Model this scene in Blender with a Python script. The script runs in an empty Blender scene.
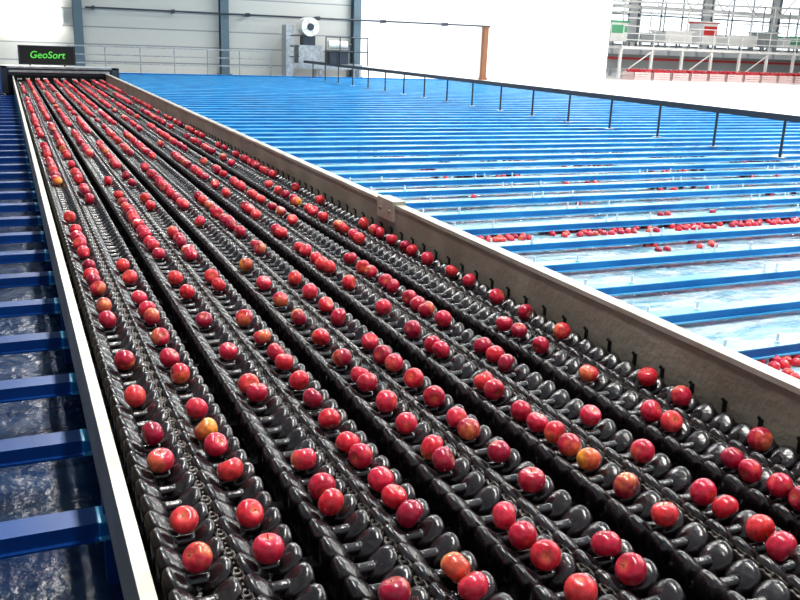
import bpy, math, random
import numpy as np
from mathutils import Matrix, Vector
random.seed(7); np.random.seed(7)
S = bpy.context.scene
S.view_settings.view_transform = 'Standard'
try: S.view_settings.look = 'Medium High Contrast'
except Exception as e:
    print('look', e)

# ------------------------------------------------------------------ camera
F = 875.0
CAMZ = 1.17
Yc = Vector((-400, 274, -F)).normalized()
Xc = Vector((2040, 180, -F)); Xc = (Xc - Xc.dot(Yc)*Yc).normalized()
Zc = Xc.cross(Yc).normalized()
M = Matrix((Xc, Yc, Zc)).to_4x4()
M.translation = Vector((0, 0, CAMZ))
cam_d = bpy.data.cameras.new('camera'); cam = bpy.data.objects.new('camera', cam_d)
S.collection.objects.link(cam); cam.matrix_world = M
cam_d.sensor_width = 36; cam_d.lens = F/800*36; cam_d.clip_end = 300; cam_d.clip_start = 0.05
S.camera = cam

# ------------------------------------------------------------------ helpers
def mat(name, col, rough=.5, metal=0, noise=None, bump=0, bscale=20, emit=0, spec=.5, coat=0, bdist=.05):
    m = bpy.data.materials.new(name); m.use_nodes = True
    nt = m.node_tree; p = nt.nodes['Principled BSDF']
    p.inputs['Base Color'].default_value = (*col, 1)
    p.inputs['Roughness'].default_value = rough
    p.inputs['Metallic'].default_value = metal
    p.inputs['Specular IOR Level'].default_value = spec
    if coat: p.inputs['Coat Weight'].default_value = coat
    if emit:
        p.inputs['Emission Color'].default_value = (*col, 1)
        p.inputs['Emission Strength'].default_value = emit
    tc = nt.nodes.new('ShaderNodeTexCoord')
    if noise:
        col2, sc = noise
        n = nt.nodes.new('ShaderNodeTexNoise'); n.inputs['Scale'].default_value = sc
        n.inputs['Detail'].default_value = 5
        nt.links.new(tc.outputs['Object'], n.inputs['Vector'])
        r = nt.nodes.new('ShaderNodeValToRGB')
        r.color_ramp.elements[0].position = .38; r.color_ramp.elements[1].position = .66
        r.color_ramp.elements[0].color = (*col, 1); r.color_ramp.elements[1].color = (*col2, 1)
        nt.links.new(n.outputs['Fac'], r.inputs['Fac'])
        nt.links.new(r.outputs['Color'], p.inputs['Base Color'])
    if bump:
        n2 = nt.nodes.new('ShaderNodeTexNoise'); n2.inputs['Scale'].default_value = bscale
        n2.inputs['Detail'].default_value = 4
        nt.links.new(tc.outputs['Object'], n2.inputs['Vector'])
        b = nt.nodes.new('ShaderNodeBump'); b.inputs['Strength'].default_value = bump
        b.inputs['Distance'].default_value = bdist
        nt.links.new(n2.outputs['Fac'], b.inputs['Height'])
        nt.links.new(b.outputs['Normal'], p.inputs['Normal'])
    return m

class MB:
    def __init__(s): s.v=[]; s.f=[]; s.m=[]; s.sm=[]
    def add(s, V, Fc, mi=0, smooth=False):
        o=len(s.v); s.v += [tuple(p) for p in V]
        s.f += [tuple(i+o for i in f) for f in Fc]
        s.m += [mi]*len(Fc); s.sm += [smooth]*len(Fc)
    def box(s, x0,x1,y0,y1,z0,z1, mi=0, bev=0):
        V=[(x0,y0,z0),(x1,y0,z0),(x1,y1,z0),(x0,y1,z0),(x0,y0,z1),(x1,y0,z1),(x1,y1,z1),(x0,y1,z1)]
        s.add(V,[(0,3,2,1),(4,5,6,7),(0,1,5,4),(1,2,6,5),(2,3,7,6),(3,0,4,7)],mi)
    def tube(s, a, b, r, mi=0, n=8, r2=None):
        a=Vector(a); b=Vector(b); d=(b-a).normalized()
        u = d.orthogonal().normalized(); w=d.cross(u)
        r2 = r if r2 is None else r2
        V=[]; 
        for i in range(n):
            t=2*math.pi*i/n; V.append(a+(u*math.cos(t)+w*math.sin(t))*r)
        for i in range(n):
            t=2*math.pi*i/n; V.append(b+(u*math.cos(t)+w*math.sin(t))*r2)
        Fc=[(i,(i+1)%n,n+(i+1)%n,n+i) for i in range(n)]
        s.add(V,Fc,mi,True)
        s.add(V,[tuple(range(n))[::-1],tuple(range(n,2*n))],mi)
    def revx(s, prof, cx,cy,cz, n=14, mi=0, squash=1.0):
        V=[];k=len(prof)
        for (x,r) in prof:
            for i in range(n):
                t=2*math.pi*i/n
                V.append((cx+x, cy+r*math.cos(t)*squash, cz+r*math.sin(t)))
        Fc=[]
        for j in range(k-1):
            for i in range(n):
                Fc.append((j*n+i,(j+1)*n+i,(j+1)*n+(i+1)%n,j*n+(i+1)%n))
        Fc.append(tuple(range(n))); Fc.append(tuple(range((k-1)*n,k*n))[::-1])
        s.add(V,Fc,mi,True)
    def obj(s, name, mats, parent=None, loc=(0,0,0)):
        me=bpy.data.meshes.new(name); me.from_pydata(s.v,[],s.f)
        for m in mats: me.materials.append(m)
        me.polygons.foreach_set('material_index', s.m)
        me.polygons.foreach_set('use_smooth', s.sm)
        me.update()
        o=bpy.data.objects.new(name,me); S.collection.objects.link(o)
        o.location=loc
        if parent: o.parent=parent
        return o
def empty(name, loc=(0,0,0)):
    e=bpy.data.objects.new(name,None); S.collection.objects.link(e); e.empty_display_size=.3
    e.location=loc; return e
def array(o, n, off):
    a=o.modifiers.new('array','ARRAY'); a.count=n; a.use_relative_offset=False
    a.use_constant_offset=True; a.constant_offset_displace=off

# ------------------------------------------------------------------ materials
m_black = mat('black_plastic',(.012,.009,.011),.22,0,noise=((.036,.028,.031),7),bump=.35,bscale=40,spec=1.0,bdist=.008)
m_chain = mat('steel_chain',(.05,.042,.038),.35,.5,noise=((.16,.14,.125),30))
m_dark  = mat('dark_pan',(.004,.004,.006),.6)
m_rail  = mat('painted_rail',(.27,.245,.20),.5,.1,noise=((.38,.35,.29),2.2),bump=.1,bscale=30)
m_railtop = mat('rail_top',(.42,.40,.34),.4,.2,noise=((.58,.56,.50),4))
m_hook  = mat('rubber_hook',(.01,.01,.01),.5)
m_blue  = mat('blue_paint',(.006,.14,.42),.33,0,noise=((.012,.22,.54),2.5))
m_bluehi= mat('blue_paint_highlight',(.05,.36,.66),.28,0,noise=((.18,.52,.78),1.5))  # same blue, with the highlight on the beam tops put into its colour
m_blueshade  = mat('blue_paint_shaded',(.004,.06,.26),.4,0,noise=((.008,.09,.36),2.5))  # same blue darkened: shade of the left strip is in the colour
m_pin   = mat('white_pin',(.8,.82,.85),.4)
m_steel = mat('galvanised_steel',(.30,.32,.34),.4,.5,noise=((.45,.47,.5),8))
m_dsteel= mat('dark_steel',(.05,.06,.08),.4,.4)
m_wall  = mat('white_panel',(.80,.81,.82),.6)
m_wallw = mat('white_plaster',(.88,.88,.88),.7)
m_col   = mat('column_grey',(.10,.15,.19),.5)
m_floor = mat('concrete',(.80,.80,.81),.5,0,noise=((.88,.88,.89),.6))
m_ceil  = mat('ceiling_white',(.7,.7,.7),.8)
m_lamp  = mat('lamp_tube',(1,.96,.86),.5,emit=14)
m_sign  = mat('sign_black',(.012,.016,.014),.5)
m_green = mat('sign_green',(.15,.8,.12),.5,emit=.2)
m_win   = mat('daylight_pane',(.85,.93,1),.3,emit=1.6)
m_machg = mat('machine_green',(.12,.42,.24),.5)
m_orange= mat('orange_paint',(.75,.22,.05),.5)
m_white = mat('white_paint',(.80,.81,.80),.5)
m_grey  = mat('grey_paint',(.34,.37,.38),.5)
m_rust  = mat('brown_post',(.22,.10,.05),.6)
m_redp  = mat('red_paint',(.55,.05,.05),.5)

# wall siding
nt=m_wall.node_tree; p=nt.nodes['Principled BSDF']
tc=nt.nodes.new('ShaderNodeTexCoord'); sp=nt.nodes.new('ShaderNodeSeparateXYZ')
nt.links.new(tc.outputs['Object'],sp.inputs[0])
mth=nt.nodes.new('ShaderNodeMath'); mth.operation='FRACT'
mm=nt.nodes.new('ShaderNodeMath'); mm.operation='MULTIPLY'; mm.inputs[1].default_value=1.6
nt.links.new(sp.outputs['Z'],mm.inputs[0]); nt.links.new(mm.outputs[0],mth.inputs[0])
gt=nt.nodes.new('ShaderNodeMath'); gt.operation='GREATER_THAN'; gt.inputs[1].default_value=.08
nt.links.new(mth.outputs[0],gt.inputs[0])
mx=nt.nodes.new('ShaderNodeMix'); mx.data_type='RGBA'
mx.inputs[6].default_value=(.26,.28,.30,1); mx.inputs[7].default_value=(.50,.51,.50,1)
nt.links.new(gt.outputs[0],mx.inputs[0]); nt.links.new(mx.outputs[2],p.inputs['Base Color'])

def water_mat(name,c0,c1,bs=.5,rough=.08):
    m=bpy.data.materials.new(name); m.use_nodes=True
    nt=m.node_tree; p=nt.nodes['Principled BSDF']
    tc=nt.nodes.new('ShaderNodeTexCoord')
    mp=nt.nodes.new('ShaderNodeMapping'); mp.inputs['Scale'].default_value=(.8,2.2,1)
    nt.links.new(tc.outputs['Object'],mp.inputs[0])
    n1=nt.nodes.new('ShaderNodeTexNoise'); n1.inputs['Scale'].default_value=1.8; n1.inputs['Detail'].default_value=7
    n1.inputs['Roughness'].default_value=.68; n1.inputs['Distortion'].default_value=1.0
    nt.links.new(mp.outputs[0],n1.inputs['Vector'])
    r=nt.nodes.new('ShaderNodeValToRGB')
    r.color_ramp.elements[0].position=.36; r.color_ramp.elements[0].color=(*c0,1)
    r.color_ramp.elements[1].position=.60; r.color_ramp.elements[1].color=(*c1,1)
    nt.links.new(n1.outputs['Fac'],r.inputs['Fac']); nt.links.new(r.outputs['Color'],p.inputs['Base Color'])
    p.inputs['Roughness'].default_value=rough; p.inputs['IOR'].default_value=1.45
    n2=nt.nodes.new('ShaderNodeTexNoise'); n2.inputs['Scale'].default_value=9; n2.inputs['Detail'].default_value=5
    nt.links.new(tc.outputs['Object'],n2.inputs['Vector'])
    b=nt.nodes.new('ShaderNodeBump'); b.inputs['Strength'].default_value=bs; b.inputs['Distance'].default_value=.07
    nt.links.new(n2.outputs['Fac'],b.inputs['Height']); nt.links.new(b.outputs['Normal'],p.inputs['Normal'])
    return m
m_water=water_mat('flume_water',(.10,.36,.50),(.66,.84,.88),1.0,.04)  # pale streaks in the base colour stand in for reflections
m_watershade=water_mat('shaded_water',(.004,.02,.08),(.016,.055,.15),.2,.25)  # same water left of the conveyor, its dimmer light painted as darker colour

# apple skin
m_apple=bpy.data.materials.new('apple_skin'); m_apple.use_nodes=True
nt=m_apple.node_tree; p=nt.nodes['Principled BSDF']
at=nt.nodes.new('ShaderNodeVertexColor'); at.layer_name='skin'
tc=nt.nodes.new('ShaderNodeTexCoord'); n1=nt.nodes.new('ShaderNodeTexNoise'); n1.inputs['Scale'].default_value=70
n1.inputs['Detail'].default_value=4
nt.links.new(tc.outputs['Object'],n1.inputs['Vector'])
hs=nt.nodes.new('ShaderNodeHueSaturation')
mr=nt.nodes.new('ShaderNodeMapRange'); mr.inputs[1].default_value=.3; mr.inputs[2].default_value=.7
mr.inputs[3].default_value=.7; mr.inputs[4].default_value=1.35
nt.links.new(n1.outputs['Fac'],mr.inputs[0]); nt.links.new(mr.outputs[0],hs.inputs['Value'])
nt.links.new(at.outputs['Color'],hs.inputs['Color']); nt.links.new(hs.outputs['Color'],p.inputs['Base Color'])
p.inputs['Roughness'].default_value=.30; p.inputs['Coat Weight'].default_value=.6; p.inputs['Coat Roughness'].default_value=.1

# ------------------------------------------------------------------ room shell
ZF=-.36
PX0,PX1,PY0,PY1=-6,18.2,-3,34.6     # flume basin
fl=MB()
def quad(b,x0,x1,y0,y1,z,mi=0): b.add([(x0,y0,z),(x1,y0,z),(x1,y1,z),(x0,y1,z)],[(0,1,2,3)],mi)
quad(fl,PX1,62,-6,52,ZF); quad(fl,-6.2,PX1,PY1,36,ZF); quad(fl,-6.2,PX1,-6,PY0,ZF)
quad(fl,-6.2,PX1,PY0,PY1,-1.0)
fl.add([(PX1,PY0,-1),(PX1,PY1,-1),(PX1,PY1,ZF),(PX1,PY0,ZF)],[(0,1,2,3)])
fl.add([(PX0,PY1,-1),(PX1,PY1,-1),(PX1,PY1,ZF),(PX0,PY1,ZF)],[(0,1,2,3)])
fl.obj('floor',[m_floor])
HC=7.0
w=MB(); w.box(-6.4,13.5,36,36.3,-1,HC,0); w.box(13.5,26.6,36,36.3,-1,HC,1); w.obj('wall_back',[m_wall,m_wallw])
w=MB(); w.box(26.3,26.6,36.3,52,-1,HC); w.obj('wall_return',[m_wallw])
w=MB(); w.box(26.6,62,52,52.3,-1,HC); w.obj('wall_far',[m_wallw])
w=MB(); w.box(62,62.3,-6,52,-1,HC); w.obj('wall_right',[m_wallw])
w=MB(); w.box(-6.4,-6.2,-6,36,-1,HC); w.obj('wall_left',[m_wall])
w=MB(); w.box(-6.4,62.3,-6,52.3,HC,HC+.2); w.obj('ceiling',[m_ceil])
for k,x in enumerate((30.5,37,43.5,50,56.5)):
    w=MB(); w.box(x-2.8,x+2.8,51.93,51.97,1.6,5.6,0)
    for xx in (x-2.85,x-.95,x+.95,x+2.75): w.box(xx,xx+.1,51.85,51.99,1.5,5.7,1)
    for zz in (1.5,3.5,5.6): w.box(x-2.85,x+2.85,51.85,51.99,zz,zz+.1,1)
    w.obj('window_%d'%(k+1),[m_win,m_grey])
for k,x in enumerate((2.64,8.06,13.6,19.8)):
    c=MB(); mm_=m_col if k<3 else m_rust
    if k<3:
        c.box(x-.16,x+.16,35.62,35.66,ZF,HC); c.box(x-.16,x+.16,35.95,35.99,ZF,HC); c.box(x-.02,x+.02,35.66,35.95,ZF,HC)
        c.box(x-.25,x+.25,35.55,35.99,ZF,ZF+.04)
    else:
        c.box(x-.10,x+.10,35.75,35.99,ZF,1.9); c.box(x-.14,x+.14,35.7,35.99,ZF,ZF+.1); c.box(x-.14,x+.14,35.7,35.99,1.9,1.98)
    c.obj('steel_column' if k<3 else 'wooden_post',[mm_])
c=MB(); c.tube((2.9,35.5,1.95),(19.8,35.5,1.95),.035,0,10)
for x in np.arange(3.2,19.5,2.9): c.box(x-.03,x+.03,35.5,36,1.88,2.02,0)
c.obj('wall_pipe',[m_dsteel])
# wall lamp
L=empty('fluorescent_lamp',(1.0,35.72,1.56))
c=MB(); c.box(-1.15,1.15,.1,.28,-.22,.28,0); c.tube((-1.05,-.05,.16),(1.05,-.05,.16),.17,1,12); c.tube((-1.05,-.05,-.14),(1.05,-.05,-.14),.17,1,12)
c.box(-1.15,-1.07,-.2,.28,-.24,.3,0); c.box(1.07,1.15,-.2,.28,-.24,.3,0)
c.obj('fixture',[m_white,m_lamp],L)

# ------------------------------------------------------------------ conveyor
ratios=[.272,.416,.598,.742,.932,1.079,1.281,1.438,1.64,1.80]
LX=[r*CAMZ for r in ratios]
Y0,Y1=.35,22.6
P=.090; AX=-.043
conv=empty('apple_sorting_conveyor')
# one fruit carrier: small roller in the valley + two big petal-shaped cup halves
u=MB()
prof=[(-.028,.008),(-.027,.018),(-.014,.0165),(0,.016),(.014,.0165),(.027,.018),(.028,.008)]
u.revx(prof,0,0,-.008,12,0)
for sx in (-1,1):
    st=[(.012,-.012,.020,.004),(.022,-.005,.032,.010),(.038,.004,.0405,.014),(.054,.014,.0435,.016),(.067,.023,.040,.013),(.075,.026,.032,.007),(.081,.018,.037,.006),(.083,-.004,.038,.003),(.081,-.03,.035,0)]
    n=9;V=[];Fc=[]
    for (x,z,h,bl) in st:
        for k in range(n):
            t=-1+2*k/(n-1)
            V.append((sx*(x-.008*t*t), h*t, z+bl*(1-t*t)-.010*abs(t)**3+.004*t))
    K=len(st)
    for a in range(K-1):
        for k in range(n-1):
            Fc.append((a*n+k,a*n+k+1,(a+1)*n+k+1,(a+1)*n+k))
    off=len(V)
    for a,(x,z,h,bl) in enumerate(st):
        V.append((sx*x,-h*.9,min(z-.03,-.02))); V.append((sx*x,h*.9,min(z-.03,-.02)))
    for a in range(K-1):
        Fc.append((a*n,(a+1)*n,off+2*(a+1),off+2*a)); Fc.append((a*n+n-1,off+2*a+1,off+2*(a+1)+1,(a+1)*n+n-1))
    if sx>0: Fc=[f[::-1] for f in Fc]
    u.add(V,Fc,0,True)
me_roll=None
nroll=int((Y1-Y0)/P)
for i,x in enumerate(LX):
    if me_roll is None:
        o=u.obj('carrier_lane_%d'%(i+1),[m_black],conv,(x,Y0,AX)); me_roll=o.data
    else:
        o=bpy.data.objects.new('carrier_lane_%d'%(i+1),me_roll); S.collection.objects.link(o); o.parent=conv; o.location=(x,Y0,AX)
    array(o,nroll,(0,P,0))
u=MB()
def link(b,cx,cy,cz,ln,h,t,mi=0):
    n=6;out=[]
    for k in range(n+1): 
        a=-math.pi/2+math.pi*k/n; out.append((ln/2+h/2*math.cos(a),h/2*math.sin(a)))
    for k in range(n+1):
        a=math.pi/2+math.pi*k/n; out.append((-ln/2+h/2*math.cos(a),h/2*math.sin(a)))
    k=len(out)
    V=[(cx-t/2,cy+a,cz+c) for a,c in out]+[(cx+t/2,cy+a,cz+c) for a,c in out]
    Fc=[tuple(range(k)),tuple(range(k,2*k))[::-1]]+[(j,k+j,k+(j+1)%k,(j+1)%k) for j in range(k)]
    b.add(V,Fc,mi)
for sx in (-1,1):
    link(u,sx*.011,0,0,.0225,.018,.003); link(u,sx*.007,.0225,0,.0225,.018,.003)
u.tube((-.012,-.011,0),(.012,-.011,0),.0065,0,8); u.tube((-.012,.011,0),(.012,.011,0),.0065,0,8)
mec=None
for k in range(5):
    x=(LX[2*k]+LX[2*k+1])/2
    if mec is None: o=u.obj('drive_chain_%d'%(k+1),[m_chain],conv,(x,Y0,AX+.010)); mec=o.data
    else:
        o=bpy.data.objects.new('drive_chain_%d'%(k+1),mec); S.collection.objects.link(o); o.parent=conv; o.location=(x,Y0,AX+.010)
    array(o,nroll*2,(0,P/2,0))
g=MB()
for k in range(5):
    a,b_=LX[2*k],LX[2*k+1]
    g.box(a-.07,b_+.07,Y0-.1,Y1,-.12,-.09,0)
    for xx in (a-.076,b_+.070): g.box(xx,xx+.006,Y0-.1,Y1,-.12,-.075,0)
    g.box((a+b_)/2-.008,(a+b_)/2+.008,Y0-.1,Y1,-.09,-.045,0)
y=Y0
while y<Y1:
    g.box(.18,2.24,y,y+.05,-.17,-.12,0); y+=.3
g.obj('lane_guides',[m_black],conv)
g=MB(); g.box(.18,2.24,Y0-.2,Y1,-.30,-.28,0); g.obj('dark_gap_sheet',[m_dark],conv)  # near-black sheet added below the lanes to keep the gaps dark
g=MB()
g.box(.163,.171,-.2,Y1,-.14,.075,0); g.box(.163,.196,-.2,Y1,.075,.085,1); g.box(.163,.19,-.2,Y1,-.15,-.14,0)
g.box(.190,.196,-.2,Y1,.05,.075,0)
g.obj('rail_left_side',[m_rail,m_railtop],conv)
g=MB()
g.box(2.215,2.225,-.2,Y1,-.2,.15,0); g.box(2.21,2.275,-.2,Y1,.15,.17,1); g.box(2.267,2.275,-.2,Y1,-.3,.15,0)
for yy in (5.15,):
    g.box(2.195,2.285,yy-.10,yy+.16,.06,.19,1)
    for dy in (-.05,.1): g.tube((2.185,yy+dy,.12),(2.195,yy+dy,.12),.012,0,8)
g.obj('rail_right_side',[m_rail,m_railtop],conv)
g=MB()
y=.8
while y<12:
    g.box(2.207,2.215,y-.007,y+.007,-.035,.012,0); g.tube((2.207,y,.012),(2.2,y+.006,.02),.006,0,6)
    y+=.165
g.box(2.208,2.214,Y0,Y1,-.075,-.045,0)
g.obj('rail_hooks',[m_hook],conv)
g=MB()
for y in np.arange(.5,22.6,2.2):
    for x in (.21,2.20): g.box(x-.03,x+.03,y,y+.06,-1,-.28,0)
g.obj('legs',[m_blueshade],conv)
g=MB()
g.box(.02,2.42,22.6,23.5,-.35,.10,0)
g.box(-.02,2.46,22.55,22.75,.10,.26,1)
g.box(-.05,2.5,22.5,23.5,.26,.30,2)
g.box(.1,2.3,22.48,22.55,.17,.22,2)
g.box(-.08,.06,22.5,22.7,-.3,.30,1); g.box(2.36,2.52,22.5,22.7,-.3,.30,1)
for x in LX: g.tube((x-.05,22.52,0),(x+.05,22.52,0),.06,3,12)
g.obj('drive_head',[m_dark,m_dsteel,m_steel,m_black,m_orange],conv)

sg=empty('illuminated_sign',(.95,22.75,.31))
g=MB(); g.box(-.6,.6,-.05,.05,.05,.44,0); g.box(-.62,-.58,-.06,.06,.03,.46,1); g.box(.58,.62,-.06,.06,.03,.46,1)
g.box(-.62,.62,-.06,.06,.03,.05,1); g.box(-.62,.62,-.06,.06,.44,.46,1)
g.box(-.4,-.36,-.02,.02,0,.05,1); g.box(.36,.4,-.02,.02,0,.05,1)
g.obj('panel',[m_sign,m_dsteel],sg)
tcv=bpy.data.curves.new('lettering','FONT'); tcv.body='GeoSort'; tcv.size=.22; tcv.align_x='CENTER'; tcv.extrude=.004
tcv.shear=.2; tcv.offset=.002
to=bpy.data.objects.new('lettering',tcv); S.collection.objects.link(to); to.parent=sg; to.location=(0,-.058,.18); to.rotation_euler=(math.pi/2,0,0)
tcv.materials.append(m_green)

# ------------------------------------------------------------------ flume
ZB=-.35; ZW=-.44
flume=empty('water_flume')
g=MB(); quad(g,.9,PX1,PY0,PY1,ZW); g.obj('water',[m_water],flume)
g=MB(); quad(g,PX0-.1,.9,PY0,PY1,-.62); g.obj('shaded_strip_water',[m_watershade],flume)
YB0=1.52*(2.165)-.638*5; SP=.638
nb=int((34.2-YB0)/SP)+1
def beams(name,x0,x1,ma,mb):
    g=MB()
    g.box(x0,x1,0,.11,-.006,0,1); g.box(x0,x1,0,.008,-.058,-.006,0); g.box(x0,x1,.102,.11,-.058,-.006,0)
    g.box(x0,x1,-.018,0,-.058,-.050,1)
    o=g.obj(name,[ma,mb],flume,(0,YB0,ZB)); array(o,nb,(0,SP,0))
beams('cross_beams',.16,PX1,m_blue,m_bluehi)
beams('shaded_cross_beams',PX0-.1,.16,m_blueshade,m_blueshade)
g=MB()
for x in (3.3,5.0,7.4,9.6):
    for dx in (0,.12,.5):
        g.tube((x+dx,.05,0),(x+dx,.05,.055),.009,0,6); g.tube((x+dx,.05,0),(x+dx,.05,.008),.018,0,6)
o=g.obj('beam_pins',[m_pin],flume,(0,YB0,ZB)); array(o,15,(0,SP,0))
g=MB()
g.box(PX1-.12,PX1,PY0,PY1,-.9,ZB+.04,0); g.box(PX0,PX1,PY1-.15,PY1,-.9,ZB+.04,0); g.box(.86,.9,PY0,PY1,-.9,-.42,0)
g.obj('channel_dividers',[m_blue],flume)

rl=MB(); RX=10.94
ys=np.arange(10.15-1.45*5,34.6,1.45)
for y in ys:
    rl.tube((RX,y,ZB),(RX,y,ZB+.6),.022,0,8); rl.box(RX-.07,RX+.07,y-.07,y+.07,ZB,ZB+.015,1)
rl.box(RX-.05,RX+.05,ys[0],34.4,ZB+.60,ZB+.615,0); rl.box(RX-.055,RX-.045,ys[0],34.4,ZB+.57,ZB+.66,0)
rl.box(RX+.045,RX+.055,ys[0],34.4,ZB+.57,ZB+.66,0)
rl.obj('walkway_railing',[m_dsteel,m_steel])
rl=MB()
for x in np.arange(2.2,10.1,1.25): rl.tube((x,34.9,ZF),(x,34.9,.6),.022,0,8)
for z in (.6,.3,.0): rl.tube((2.2,34.9,z),(9.7,34.9,z),.02,0,8)
rl.obj('back_railing',[m_steel])
mc=empty('drum_machine',(12.0,34.95,ZF))
g=MB()
g.box(-1.6,1.5,-.25,.55,.35,.55,0)
for x in (-1.55,-.3,1.4):
    for yy in (-.2,.5): g.box(x-.05,x+.05,yy-.05,yy+.05,0,.35,0)
g.box(-1.75,-1.45,-.3,.3,.0,2.0,0); g.box(-1.2,-.2,-.2,.4,.55,1.25,0)
g.tube((-.75,-.3,1.95),(-.75,.4,1.95),.36,2,20); g.tube((-.75,-.34,1.95),(-.75,-.3,1.95),.14,1,12)
for a in range(4):
    t=a*math.pi/2+.4; g.tube((-.75+.14*math.cos(t),-.32,1.95+.14*math.sin(t)),(-.75+.34*math.cos(t),-.32,1.95+.34*math.sin(t)),.012,0,5)
g.box(-1.0,-.5,-.15,.3,1.25,1.62,1)
g.box(.1,.9,-.2,.4,.55,1.1,1); g.tube((.1,0,1.3),(.9,0,1.3),.16,2,14); g.tube((.9,0,1.3),(1.1,0,1.3),.05,1,8)
for x in (-.1,.5,1.1,1.7): g.tube((x,-.3,.5),(x,-.3,1.6),.025,1,8)
for z in (1.05,1.6): g.tube((-.1,-.3,z),(1.7,-.3,z),.025,1,8)
for z in (.8,1.2,1.6): g.tube((-1.6,-.32,z),(-1.2,-.32,z),.02,1,8)
g.obj('body',[m_steel,m_dsteel,m_white],mc)

# ------------------------------------------------------------------ far right mezzanine plant
mz=empty('mezzanine_platform',(32,42,ZF))
g=MB(); W=22
g.box(0,W,0,4,1.60,1.75,0)
for x in np.arange(0,W+.1,2.2):
    for yy in (.1,3.9): g.box(x-.07,x+.07,yy-.07,yy+.07,0,1.60,0)
for x in np.arange(0,W-2,4.4):
    g.tube((x,.1,.1),(x+2.2,.1,1.5),.04,0,6)
g.box(0,W,2.2,2.5,.5,1.3,1); g.box(0,W,2.1,2.2,1.0,1.12,2)
g.obj('structure',[m_white,m_grey,m_redp],mz)
g=MB()
for x in np.arange(0,W+.1,1.1): g.tube((x,.03,1.75),(x,.03,2.85),.03,0,8)
for z in (2.1,2.45,2.85): g.tube((0,.03,z),(W,.03,z),.03,0,8)
g.obj('mezzanine_railing',[m_white],None,(32,42,ZF))
gm=empty('grading_machine',(32,44,ZF+1.75))
g=MB()
for k,(x,wd,h,mi) in enumerate([(0.2,1.4,1.3,0),(2.4,1.2,.7,1),(4.2,2.2,.9,2),(7.0,1.3,1.5,3),(9.1,2.4,.8,2),(12.0,1.3,1.1,1),(14.2,2.3,.9,0),(17.2,2.2,1.2,0)]):
    g.box(x+.1,x+wd-.1,-.4,.9,.25,h,2 if mi in(0,3) else mi)
    g.box(x+.15,x+wd-.15,-.43,-.4,h*.55,h*.9,mi)
    for xx in (x+.15,x+wd-.25):
        for yy in (-.35,.75): g.box(xx,xx+.1,yy,yy+.1,0,.25,1)
    g.box(x,x+wd,-.45,-.38,h,h+.12,mi); g.box(x,x+wd,.88,.95,h,h+.12,mi)
    g.tube((x+.2,0,h),(x+.2,0,h+1.6),.05,1,6); g.tube((x+wd-.2,0,h),(x+wd-.2,0,h+1.6),.05,2,6)
for z in (1.9,2.5,3.1): g.tube((0,.2,z),(20,.2,z+.3),.06,2,8)
g.box(0,20,1.1,1.4,2.2,2.4,2); g.box(0,20,-.6,-.5,1.55,1.62,2)
for x in np.arange(0,20,2.5): g.tube((x,1.2,2.4),(x+1.2,1.2,3.6),.04,2,6); g.tube((x+1.2,1.2,3.6),(x+2.4,1.2,2.4),.04,2,6)
g.box(0,20,1.15,1.3,3.6,3.7,2)
g.obj('modules',[m_machg,m_grey,m_white,m_redp],gm)
bn=MB()
for k in range(16):
    x=31+k*1.3
    bn.box(x,x+1.15,39.4,40.5,ZF,ZF+.06,0)
    for z in (.08,.20,.32): 
        bn.box(x,x+1.15,39.4,39.43,ZF+z,ZF+z+.09,0); bn.box(x,x+1.15,40.47,40.5,ZF+z,ZF+z+.09,0)
        bn.box(x,x+.03,39.4,40.5,ZF+z,ZF+z+.09,0); bn.box(x+1.12,x+1.15,39.4,40.5,ZF+z,ZF+z+.09,0)
    for xx in (x+.03,x+.55,x+1.04):
        bn.box(xx,xx+.08,39.43,39.47,ZF+.06,ZF+.42,0)
bn.obj('apple_bins',[mat('bin_pale',(.72,.55,.55),.6)])

# ------------------------------------------------------------------ apples
def apple_template(ns,nr):
    V=[];Fc=[];ph=[];az=[]
    for j in range(nr+1):
        p_=math.pi*(j+.15)/(nr+.3)
        rho=math.sin(p_)*(1+.07*math.cos(p_))
        z=.93*math.cos(p_)-.30*math.exp(-(p_/.42)**2)+.14*math.exp(-((math.pi-p_)/.4)**2)
        for i in range(ns):
            t=2*math.pi*i/ns
            lob=1+.025*math.cos(5*t)*max(0,-math.cos(p_))
            V.append((rho*math.cos(t)*lob,rho*math.sin(t)*lob,z)); ph.append(p_); az.append(t)
    for j in range(nr):
        for i in range(ns):
            Fc.append((j*ns+i,(j+1)*ns+i,(j+1)*ns+(i+1)%ns,j*ns+(i+1)%ns))
    Fc.append(tuple(range(ns))); Fc.append(tuple(range(nr*ns,(nr+1)*ns))[::-1])
    nb_=len(V)
    V+= [(.035,0,.5),(-.02,.03,.5),(-.02,-.03,.5),(.10,0,.93),(.05,.03,.95),(.05,-.03,.95)]
    Fc+=[(0+nb_,1+nb_,4+nb_,3+nb_),(1+nb_,2+nb_,5+nb_,4+nb_),(2+nb_,0+nb_,3+nb_,5+nb_),(3+nb_,4+nb_,5+nb_)]
    return np.array(V),Fc,np.array(ph+[0]*6),np.array(az+[0]*6),nb_
PAL=[(.50,.014,.050),(.62,.022,.065),(.70,.035,.075),(.66,.022,.045),(.38,.008,.045),(.74,.05,.06)]
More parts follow.
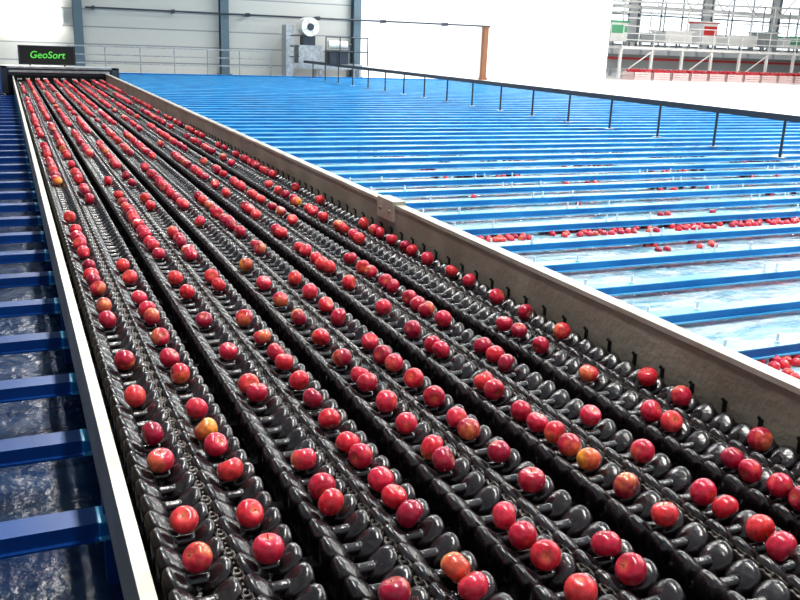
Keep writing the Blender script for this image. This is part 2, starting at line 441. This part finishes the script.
def make_apples(name, items, ns, nr, bright=1.0):
    T,Fc,ph,az,nb_=apple_template(ns,nr)
    allv=[];allf=[];cols=[];off=0
    for (x,y,z,r,kind) in items:
        ex=Matrix.Rotation(random.uniform(0,6.28),3,'Z')@Matrix.Rotation(random.gauss(1.2,.8),3,'X')@Matrix.Rotation(random.uniform(0,6.28),3,'Z')
        R=np.array(ex)
        sc=np.array([r,r,r*random.uniform(.94,1.04)])
        V=(T*sc)@R.T+np.array([x,y,z])
        allv.append(V); allf+= [tuple(i+off for i in f) for f in Fc]; off+=len(T)
        base=np.array(random.choice(PAL))
        yel=np.array((.88,.30,.10)) if kind!=2 else np.array((.90,.36,.05))
        a0=random.uniform(0,6.28)
        side=.5+.5*np.cos(az-a0)*np.sin(ph)
        st=.12*np.sin(az*7+a0)+.08*np.sin(az*11+2*a0)
        thr={0:.98,1:.62,2:.38}[kind]
        f=np.clip((side+st-thr)*1.8,0,1)
        f=np.maximum(f,np.clip(1-ph/.42,0,1)*.6); f=np.maximum(f,np.clip(1-(math.pi-ph)/.38,0,1)*.45)
        if kind==2: f=np.maximum(f,.25)
        c=base*(1-f[:,None])+yel*f[:,None]
        c[nb_:]=(.07,.04,.02)
        cols.append(c*bright)
    me=bpy.data.meshes.new(name); me.from_pydata(np.concatenate(allv).tolist(),[],allf)
    me.polygons.foreach_set('use_smooth',[True]*len(me.polygons))
    ca=me.color_attributes.new('skin','FLOAT_COLOR','POINT')
    C=np.concatenate(cols); C=np.hstack([C,np.ones((len(C),1))]).astype(np.float32)
    ca.data.foreach_set('color',C.ravel())
    me.materials.append(m_apple); me.update()
    o=bpy.data.objects.new(name,me); S.collection.objects.link(o); return o

front=[
 [289,307,320,361,397,435,461,521,559],
 [278,298,310,317,337,358,374,410,430,445,470,514,550],
 [279,293,320,352,384,394,460,487,502,592],
 [285,318,337,353,363,382,398,419,443,455,480,497,513,569,588],
 [283,300,318,338,358,376,383,402,424,448,460,518,536,555,592],
 [278,292,305,317,342,355,363,380,397,418,429,453,482,545,568],
 [308,330,344,350,382,390,411,422,434,445,459,486,516],
 [320,346,354,362,417,452,494,508,529,546],
 [324,332,345,373,411,422,459,470,486,500],
 [312,332,378,397,440]]
special={(1,430):2,(3,569):2,(6,434):1,(6,459):2,(6,445):1,(9,332):1,(9,440):1,(1,317):1,(2,502):1,(0,289):1,(4,358):1,(3,398):1}
def qy(r,v):
    k=(300-v)/F
    return CAMZ*(.9583-.0808*r+k*(.3929*r+.2832))/(.2739-.8747*k)
items=[]; baked=[]
for li,rows in enumerate(front):
    ylist=[]
    for v in rows:
        y=qy(ratios[li],v); ylist.append(y)
        kind=special.get((li,v), 1 if random.random()<.2 else 0)
        baked.append((li,round(y,2),kind))
    y=max(ylist)+.16
    while y<Y1-.1:
        dens=.35+.27*math.sin(y*1.7+li*2.1)
        if random.random()<dens: 
            baked.append((li,round(y,3),random.choices((0,1,2),(74,24,2))[0]))
        y+=.10
for li,y,kind in baked:
    r=random.uniform(.0360,.0400)
    z=.002+random.uniform(-.003,.003)
    items.append((LX[li]+random.uniform(-.006,.006),y,z,r,kind))
make_apples('red_apples',items,16,10)

fl_items=[]
def raft(yc,x0,x1,depth,fill,ph_=None,thr=-9,z=None):
    ph_=yc*3 if ph_ is None else ph_
    x=x0
    while x<x1:
        y=yc-depth/2
        a=math.sin(x*1.9+ph_)+.6*math.sin(x*4.3+ph_*2)
        while y<yc+depth/2:
            if a>thr and random.random()<fill:
                fl_items.append((x+random.uniform(-.02,.02),y+random.uniform(-.02,.02),(ZW+.008 if z is None else z),random.uniform(.034,.038),random.choices((0,1),(88,12))[0]))
            y+=.085
        x+=.085
raft(3.20,3.30,4.35,.34,.75)
raft(6.50,3.3,4.1,.28,.8); raft(6.50,4.35,5.5,.28,.8); raft(6.50,5.7,7.4,.30,.85)
for n in range(8,46):
    yb=YB0+n*SP
    yc=yb+SP-.10 if yb>14 else ((yb+.11)*1.059+(yb+.638)*1.022)/2
    if abs(yc-6.5)<.3: continue
    near=n<14
    raft(yc,4.6 if near else 4.8,17.9,.24,.24 if near else .5,thr=.7 if near else .1)
make_apples('floating_apples',fl_items,9,6)
fl_items=[]
for k in range(16):
    x=31+k*1.3
    raft(39.95,x+.08,x+1.1,.95,.8,z=ZF+.42)
for it in range(len(fl_items)):
    a=fl_items[it]; fl_items[it]=(a[0],a[1],a[2]+random.uniform(-.02,.14),a[3]*1.1,a[4])
make_apples('binned_apples',fl_items,8,5)

# ------------------------------------------------------------------ light
wd=bpy.data.worlds.new('world'); S.world=wd; wd.use_nodes=True
bg=wd.node_tree.nodes['Background']; bg.inputs[0].default_value=(.85,.92,1,1); bg.inputs[1].default_value=.45
fx=MB(); fx.box(-.3,.3,-3,3,.02,.1,0); fx.box(-.32,-.28,-3,3,-.05,.1,0); fx.box(.28,.32,-3,3,-.05,.1,0)
mf=None
for x in (1.2,8,15,26,38):
    for y in (3,13,23,32):
        Lp=empty('ceiling_lamp',(x,y,6.6))
        if mf is None: fo=fx.obj('housing',[m_white],Lp); mf=fo.data
        else: fo=bpy.data.objects.new('housing',mf); S.collection.objects.link(fo); fo.parent=Lp
        ld=bpy.data.lights.new('tube_light','AREA'); ld.shape='RECTANGLE'; ld.size=.4; ld.size_y=5.6
        e={1.2:390,8:370,15:560,26:820,38:650}[x]
        if y==32 and x<10: e*=.25
        ld.energy=e; ld.color=(1,.97,.91)
        lo=bpy.data.objects.new('tube_light',ld); S.collection.objects.link(lo); lo.parent=Lp; lo.location=(0,0,-.02)
